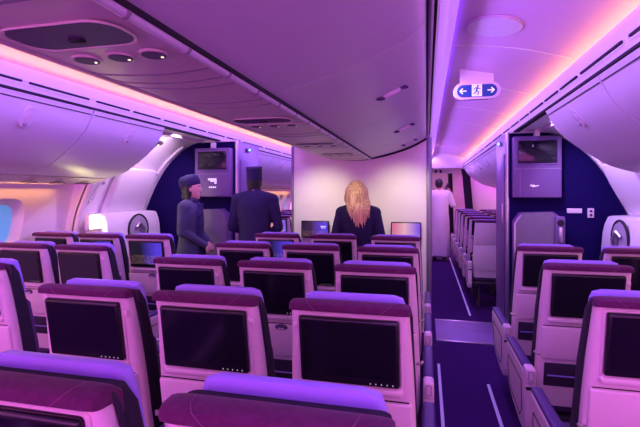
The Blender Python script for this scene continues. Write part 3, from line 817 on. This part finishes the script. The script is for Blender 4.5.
def hand(mb, wr, d, pn, side, curl=.6):
    """palm, four fingers, thumb; d = finger direction, pn = palm-facing direction"""
    wr = Vector(wr); d = Vector(d).normalized(); pn = Vector(pn); pn = (pn-d*pn.dot(d)).normalized()
    sd = d.cross(pn)*side
    for k in range(4):
        o = (k-1.5)*.019; kn = wr+d*.088+sd*o
        mb.cap(wr+d*.012+sd*o*.6, kn, .014, .0115)
        L_ = (.068, .078, .072, .058)[3-k]
        d1 = (d*math.cos(curl*.6)+pn*math.sin(curl*.6)).normalized(); a = kn+d1*L_*.5
        d2 = (d*math.cos(curl*1.7)+pn*math.sin(curl*1.7)).normalized(); e = a+d2*L_*.5
        mb.cap(kn, a, .0098, .0088); mb.cap(a, e, .0088, .0072)
    tb = wr+d*.025+sd*.028; t1 = tb+(d*.7+sd*.6+pn*.35).normalized()*.038; t2 = t1+(d*.9+sd*.1+pn*.4).normalized()*.028
    mb.cap(tb, t1, .013, .011); mb.cap(t1, t2, .0105, .0085)
def body_mesh(mb, H, J, head_rot=0, headtilt=0):
    k = H/1.7
    hc = Vector(J['head'])
    Rz = Matrix.Rotation(head_rot, 3, 'Z') @ Matrix.Rotation(headtilt, 3, 'X')
    def h(p): return tuple(hc + Rz @ (Vector(p)*k))
    mb.sphere(hc, (.073*k, .09*k, .10*k), 20, rot=Rz)
    mb.sphere(h((0, .026, -.052)), (.053*k, .062*k, .058*k), 16, rot=Rz)
    mb.sphere(h((0, .062, -.094)), .022*k, 10)                                   # chin
    mb.cap(h((0, .083, .012)), h((0, .094, -.020)), .008*k, .0115*k)          # nose
    mb.cap(h((-.018, .078, -.060)), h((.018, .078, -.060)), .0085*k, .0085*k)  # lips
    mb.cap(h((-.035, .075, .032)), h((.035, .075, .032)), .012*k, .012*k)      # brow
    for s_ in (1, -1):
        mb.sphere(h((s_*.074, -.004, -.008)), (.010*k, .019*k, .031*k), 10, rot=Rz)
    nb = Vector(J['neck'])
    mb.cap(h((0, -.015, -.07)), nb, .050*k, .058*k)
    sh = [Vector(J['shL']), Vector(J['shR'])]
    mb.cap(sh[0], nb-Vector((0, 0, .045)), .044*k, .046*k); mb.cap(sh[1], nb-Vector((0, 0, .045)), .044*k, .046*k)
    mb.loft([ell(z*k, rx*k, ry*k) for z, rx, ry in ((.84, .12, .09), (.90, .155, .105), (1.0, .145, .10), (1.08, .125, .09), (1.2, .145, .10), (1.32, .165, .105), (1.40, .14, .085), (1.44, .08, .06))])
    for a in 'LR':
        mb.cap(J['sh'+a], J['el'+a], .047*k, .037*k); mb.cap(J['el'+a], J['wr'+a], .037*k, .025*k)
        mb.cap(J['hip'+a], J['kn'+a], .080*k, .052*k); mb.cap(J['kn'+a], J['an'+a], .052*k, .034*k)
        an = Vector(J['an'+a])
        mb.cap(an+Vector((0, -.02, -.035)), an+Vector((0, .15, -.052)), .036*k, .030*k)
def joints(H, **kw):
    k = H/1.7
    J = dict(head=(0, .01, 1.575), neck=(0, -.01, 1.45), shL=(-.165, 0, 1.385), shR=(.165, 0, 1.385),
             elL=(-.215, -.03, 1.10), elR=(.215, -.03, 1.10), wrL=(-.20, .06, .87), wrR=(.20, .06, .87),
             hipL=(-.085, 0, .88), hipR=(.085, 0, .88), knL=(-.09, .01, .48), knR=(.09, .01, .48), anL=(-.095, -.02, .09), anR=(.095, -.02, .09))
    J.update(kw)
    return {a: tuple(c*k for c in b_) for a, b_ in J.items()}
def eyes(J, H, parent, rot, tilt=0):
    k = H/1.7; Rz = Matrix.Rotation(rot, 3, 'Z') @ Matrix.Rotation(tilt, 3, 'X'); hc = Vector(J['head'])
    q = MB(); q.tube([tuple(hc+Rz @ Vector((x*k, y_*k, -.060*k))) for x, y_ in ((-.02, .078), (-.01, .0865), (0, .0885), (.01, .0865), (.02, .078))], [.002, .0045, .005, .0045, .002], 8); q.build('lips', LIPS, parent)
    for s_ in (1, -1):
        q = MB(); q.tube([tuple(hc+Rz @ Vector((s_*x*k, y_*k, z*k))) for x, y_, z in ((.014, .0885, .028), (.03, .088, .034), (.046, .079, .029))], [.002, .003, .0015], 6); q.build('eyebrow', HAIRD, parent)
    for s_ in (1, -1):
        q = MB(); q.sphere(tuple(hc+Rz @ Vector((s_*.03*k, .083*k, .008*k))), (.012*k, .008*k, .007*k), 12); e = q.build('eye', WHITEP, parent)
        q = MB(); q.sphere(tuple(hc+Rz @ Vector((s_*.03*k, .0885*k, .008*k))), .0045*k, 10); q.build('iris', HAIRD, e)
def jacket(J, H, m, parent, levels, sleeves=True, name='jacket', fat=1.0, voxel=.009):
    k = H/1.7; mb = MB()
    mb.loft([ell(z*k, rx*k*fat, ry*k*fat, 0, cy_*k) for z, rx, ry, cy_ in levels])
    nb = Vector(J['neck'])
    for a in 'LR':
        mb.cap(J['sh'+a], nb-Vector((0, 0, .04)), .066*k*fat, .072*k)
        mb.cap(J['sh'+a], J['el'+a], .062*k*fat, .052*k*fat)
        w = Vector(J['el'+a]).lerp(Vector(J['wr'+a]), .97)
        mb.cap(J['el'+a], w, .052*k*fat, .037*k)
    return remeshed(mb, name, m, parent, voxel)
def trousers(J, H, m, parent, name='trousers'):
    k = H/1.7; mb = MB()
    mb.loft([ell(z*k, rx*k, ry*k) for z, rx, ry in ((.82, .155, .11), (.90, .172, .122), (1.0, .155, .11), (1.04, .14, .10))])
    for a in 'LR': mb.cap(J['hip'+a], J['kn'+a], .092*k, .066*k); mb.cap(J['kn'+a], J['an'+a], .066*k, .055*k)
    return remeshed(mb, name, m, parent, .011)
def shoes(J, parent):
    for a in 'LR':
        an = Vector(J['an'+a]); q = MB()
        q.cap(an+Vector((0, -.03, -.042)), an+Vector((0, .07, -.045)), .042, .044); q.cap(an+Vector((0, .07, -.05)), an+Vector((0, .165, -.056)), .042, .032)
        q.box((an.x, an.y+.06, .012), (.08, .25, .024), .01)
        remeshed(q, 'shoe', SHOE, parent, .008)

# blond woman, seen from behind, before the partition
H = 1.645
P = thing('person', 'woman with long blond hair in a navy jacket, back to the camera, facing the partition', 'person', (-.655, 4.30, 0), 0.05)
J = joints(H, elL=(-.235, -.04, 1.11), elR=(.235, -.04, 1.11), wrL=(-.20, .10, .90), wrR=(.20, .10, .90), shL=(-.17, 0, 1.365), shR=(.17, 0, 1.365), head=(-.02, .04, 1.565))
mb = MB(); body_mesh(mb, H, J, .15)
hand(mb, J['wrL'], (.05, .15, -1), (1, .2, 0), 1); hand(mb, J['wrR'], (-.05, .15, -1), (-1, .2, 0), -1)
remeshed(mb, 'body', SKIN, P, .0065); eyes(J, H, P, .15)
jacket(J, H, NAVY, P, ((.80, .185, .13, 0), (.90, .185, .13, 0), (1.0, .165, .115, 0), (1.08, .15, .108, 0), (1.2, .168, .118, 0), (1.32, .188, .122, 0), (1.385, .165, .108, 0), (1.44, .09, .075, 0)))
trousers(J, H, NAVY, P); shoes(J, P)
k = H/1.7
q = MB(); hc = Vector(J['head'])
q.sphere(tuple(hc+Vector((0, -.012, .012))), (.092, .108, .115), 24)
rr = random.Random(4)
for i in range(64):
    a = PI*(1.0+.98*((i+.5)/64*1.30-.15)); 
    ca, sa = math.cos(a), math.sin(a)
    top_ = hc+Vector((.05*ca, -.01+.05*sa*.6, .105))
    m1 = hc+Vector((.096*ca, .108*sa, .03)); m2 = hc+Vector((.104*ca+rr.uniform(-.006, .006), .112*sa-.01, -.06))
    zend = 1.21 + .11*abs(ca)**1.5 + rr.uniform(-.045, .035)
    sp_ = .088 if abs(ca) < .8 else .10
    m3 = Vector((hc.x+.020+sp_*1.04*ca+rr.uniform(-.01, .01), hc.y-.055+.085*min(sa, 0)-.01, 1.42))
    e_ = Vector((hc.x+.050+sp_*.80*ca+rr.uniform(-.016, .016), -.135+.02*sa, max(zend, 1.17)))
    q.tube([tuple(top_), tuple(m1), tuple(m2), tuple(m3), tuple((m3+e_)/2+Vector((.008*math.sin(i), -.012, 0))), tuple(e_)], [.014, .019, .018, .016, .013, .003], 7)
q.sphere((hc.x+.01, -.075, 1.44), (.088, .05, .12), 16); q.sphere((hc.x+.03, -.115, 1.33), (.066, .035, .10), 16)
hair = q.build('hair', BLOND, P, smooth=80)

# steward with tall hat, seen from behind
H = 1.79
P = thing('person', 'steward in dark navy uniform and tall brimless hat, back turned, in the left aisle', 'person', (-1.735, 4.28, 0), .12)
J = joints(H, elL=(-.235, .02, 1.10), elR=(.235, .02, 1.10), wrL=(-.06, .20, 1.02), wrR=(.06, .20, 1.00), shL=(-.18, 0, 1.375), shR=(.18, 0, 1.375), head=(-.01, .03, 1.545))
mb = MB(); body_mesh(mb, H, J, -.1)
hand(mb, J['wrL'], (1, .3, -.2), (0, -1, 0), 1); hand(mb, J['wrR'], (-1, .3, -.1), (0, -1, 0), 1)
remeshed(mb, 'body', SKIND, P, .0065); eyes(J, H, P, -.1)
jacket(J, H, NAVY, P, ((.74, .20, .145, 0), (.84, .19, .14, 0), (.95, .178, .125, 0), (1.08, .168, .118, 0), (1.2, .182, .125, 0), (1.32, .198, .128, 0), (1.39, .17, .11, 0), (1.44, .085, .075, 0), (1.48, .066, .066, 0), (1.49, .05, .05, 0)), fat=.92)
trousers(J, H, NAVY, P); shoes(J, P)
hc = Vector(J['head']); q = MB(); q.sphere(tuple(hc+Vector((0, -.014, .004))), (.083, .096, .098), 18); q.sphere(tuple(hc+Vector((0, -.04, -.05))), (.07, .06, .05), 14); remeshed(q, 'hair', HAIRD, P, .008)
q = MB(); Rr = Matrix.Rotation(.12, 3, 'X')
rings = []
for z, rx, ry in ((.020, .081, .100), (.06, .080, .100), (.10, .080, .100), (.135, .082, .102), (.155, .084, .104), (.162, .082, .102), (.164, .06, .08)):
    rings.append([tuple(hc + Rr @ Vector((x, y_-.005, z_))) for x, y_, z_ in ell(z, rx, ry)])
q.loft(rings); ht = q.build('hat', NAVY, P)
q = MB(); q.tube([tuple(hc + Rr @ Vector((x*1.01, y_*1.01-.005, z_))) for x, y_, z_ in ell(.15, .0835, .1035)], .003, 6, closed=True); q.build('hat_piping', mat('dull_blue_cord', (.05, .05, .14), .7), ht)

# stewardess in profile, facing right
H = 1.69
P = thing('person', 'stewardess in profile, navy hat, black bob and grey-navy coat, at the left bulkhead', 'person', (-2.44, 4.22, 0), -PI/2+.12)
J = joints(H, elL=(-.20, -.01, 1.12), elR=(.20, -.01, 1.12), wrL=(-.045, .19, .985), wrR=(.045, .19, .97), shL=(-.155, -.01, 1.375), shR=(.155, -.01, 1.375), head=(0, .02, 1.57))
mb = MB(); body_mesh(mb, H, J, 0)
hand(mb, J['wrL'], (.9, .45, -.35), (0, -1, -.2), 1); hand(mb, J['wrR'], (-.9, .45, -.35), (0, -1, -.2), 1)
remeshed(mb, 'body', SKIN, P, .0065); eyes(J, H, P, 0)
ct = jacket(J, H, NAVYG, P, ((.40, .23, .20, .0), (.6, .215, .185, 0), (.84, .19, .15, 0), (.95, .17, .13, 0), (1.08, .145, .112, 0), (1.2, .155, .118, 0), (1.32, .172, .118, -.005), (1.39, .145, .10, -.005), (1.44, .075, .07, -.005), (1.475, .06, .06, 0), (1.49, .05, .05, 0)), name='coat')
q = MB(); q.tube([(x, y_, z_) for x, y_, z_ in ell(1.425, .066, .068, 0, .0)], .019, 8, closed=True)
q.loft([ell(.62, .10, .03, 0, .178), ell(.95, .085, .03, 0, .112), ell(1.08, .08, .03, 0, .098), ell(1.2, .09, .03, 0, .106), ell(1.33, .085, .03, 0, .096), ell(1.40, .04, .03, 0, .07)])
q.cap((-.03, .11, 1.39), (.06, .125, 1.28), .022, .018)
remeshed(q, 'scarf_and_front', NAVY, P, .008)
shoes(J, P)
hc = Vector(J['head'])
q = MB(); q.sphere(tuple(hc+Vector((0, -.030, .0))), (.086, .092, .104), 20); q.sphere(tuple(hc+Vector((0, -.055, -.075))), (.078, .062, .062), 16)
for s_ in (1, -1): q.cap(tuple(hc+Vector((s_*.07, -.03, .03))), tuple(hc+Vector((s_*.066, -.018, -.105))), .028, .022)
remeshed(q, 'hair', HAIRD, P, .008)
q = MB(); Rr = Matrix.Rotation(.30, 3, 'X'); rings = []
for z, rx, ry in ((.025, .088, .10), (.04, .096, .110), (.09, .099, .114), (.125, .090, .104), (.145, .070, .08), (.152, .04, .045)):
    rings.append([tuple(hc + Rr @ Vector((x, y_-.012, z_))) for x, y_, z_ in ell(z, rx, ry)])
q.loft(rings); q.build('hat', NAVY, P, smooth=60)

# man in a white robe walking away down the right aisle
H = 1.84
P = thing('person', 'dark-haired man in a long white robe walking away down the right aisle', 'person', (.285, 10.2, 0), .0)
J = joints(H, elL=(-.235, -.01, 1.12), wrL=(-.20, .14, .92), elR=(.27, .03, 1.15), wrR=(.215, .14, 1.40), head=(-.01, .02, 1.585), knL=(-.09, .05, .48), anR=(.095, -.10, .10))
mb = MB(); body_mesh(mb, H, J, 0, -.08)
hand(mb, J['wrL'], (.1, .4, -1), (1, 0, 0), 1); hand(mb, J['wrR'], (-.35, .15, 1), (-.5, .8, 0), -1, .9)
remeshed(mb, 'body', SKIND, P, .0075); eyes(J, H, P, 0)
mb = MB(); kk = H/1.7
mb.loft([ell(z*kk, rx*kk, ry*kk, cx, 0, 40, wob, ph) for z, rx, ry, cx, wob, ph in ((.10, .205, .165, 0, .10, 0), (.12, .21, .17, 0, .10, .05), (.25, .20, .165, .01, .09, .5), (.38, .198, .16, 0, .07, 1.1), (.5, .195, .16, -.005, .07, 1.8), (.65, .195, .155, 0, .05, 2.3), (.84, .195, .15, 0, .035, 3), (1.0, .182, .14, 0, 0, 0), (1.2, .185, .135, 0, 0, 0), (1.33, .195, .13, 0, 0, 0), (1.39, .16, .11, 0, 0, 0), (1.445, .075, .07, 0, 0, 0), (1.49, .055, .055, 0, 0, 0))])
for a in 'LR':
    mb.cap(J['sh'+a], Vector(J['neck'])-Vector((0, 0, .04)), .07, .07); mb.cap(J['sh'+a], J['el'+a], .072, .066)
    mb.cap(J['el'+a], Vector(J['el'+a]).lerp(Vector(J['wr'+a]), .92), .064, .050)
remeshed(mb, 'robe', ROBE, P, .010, 3)
shoes(J, P)
hc = Vector(J['head']); q = MB(); q.sphere(tuple(hc+Vector((0, -.016, .018))), (.088, .10, .11), 18); q.sphere(tuple(hc+Vector((0, -.05, -.045))), (.072, .055, .05), 14); remeshed(q, 'hair', HAIRD, P, .009)
t = thing('phone', 'dark phone held up by the man in the white robe', 'phone', (.285+.18*1.0, 10.39, 1.66), 0)
q = MB(); q.box((0, 0, 0), (.075, .009, .15), .004, rot=Matrix.Rotation(.4, 3, 'Y')); q.build('case', BEZEL, t)

# far end of the right aisle ---------------------------------------------
b = MB(); b.box((XC, 10.83, 2.32), (3.6, .05, .44), .004); h_ = struct(b.build('wall_header', PANEL))
b = MB(); b.box((XC, 11.35, 2.06), (3.6, .06, .12), .004); struct(b.build('trim_16', PANEL))
for x in (.235, .345):
    q = MB(); q.box((x, 11.31, 2.045), (.06, .02, .07), .006); tag(q.build('indicator_light', RUBBER), 'small dark square sign on the far header, %s of two' % ('left' if x < .3 else 'right'), 'sign', 'signs on the far header')
def curtain(x0, x1, y, z0, z1, lab, lean=0):
    q = MB(); n = 24; f = []; bk = []
    rings = []
    for z in (z0, (z0+z1)/2, z1-.2, z1):
        l_ = lean*((z1-z)/(z1-z0))**.7
        fr = [(x0+l_+(x1-x0)*i/n, y+.02*math.sin(i*1.3), z) for i in range(n+1)]
        rings.append(fr + [(x_, y_+.012, z_) for x_, y_, z_ in fr[::-1]])
    q.loft(rings); return tag(q.build('curtain', CURTM, smooth=60), lab, 'curtain')
curtain(.80, .98, 10.95, .02, 2.08, 'dark drawn-back curtain at the far end of the right aisle, beside the seats', .17)
curtain(.56, .68, 12.4, .02, 2.06, 'narrow dark curtain farthest away down the right aisle', .05)
b = MB(); b.box((1.5, 11.2, 1.2), (1.0, .05, 2.3), .004); struct(b.build('wall_far_right', PANEL))
area('galley_light', (.3, 12.6, 2.35), (0, 0, 0), .5, .8, (1, .62, .85), 22)
area('far_aisle_fill', (.3, 9.3, 2.44), (0, 0, 0), .2, .5, (.75, .28, 1), 11)  # added fill for the robed man and the far aisle
area('exit_area_light', (-1.75, 12.4, 2.3), (0, 0, 0), .5, .8, (1, .6, .8), 8)
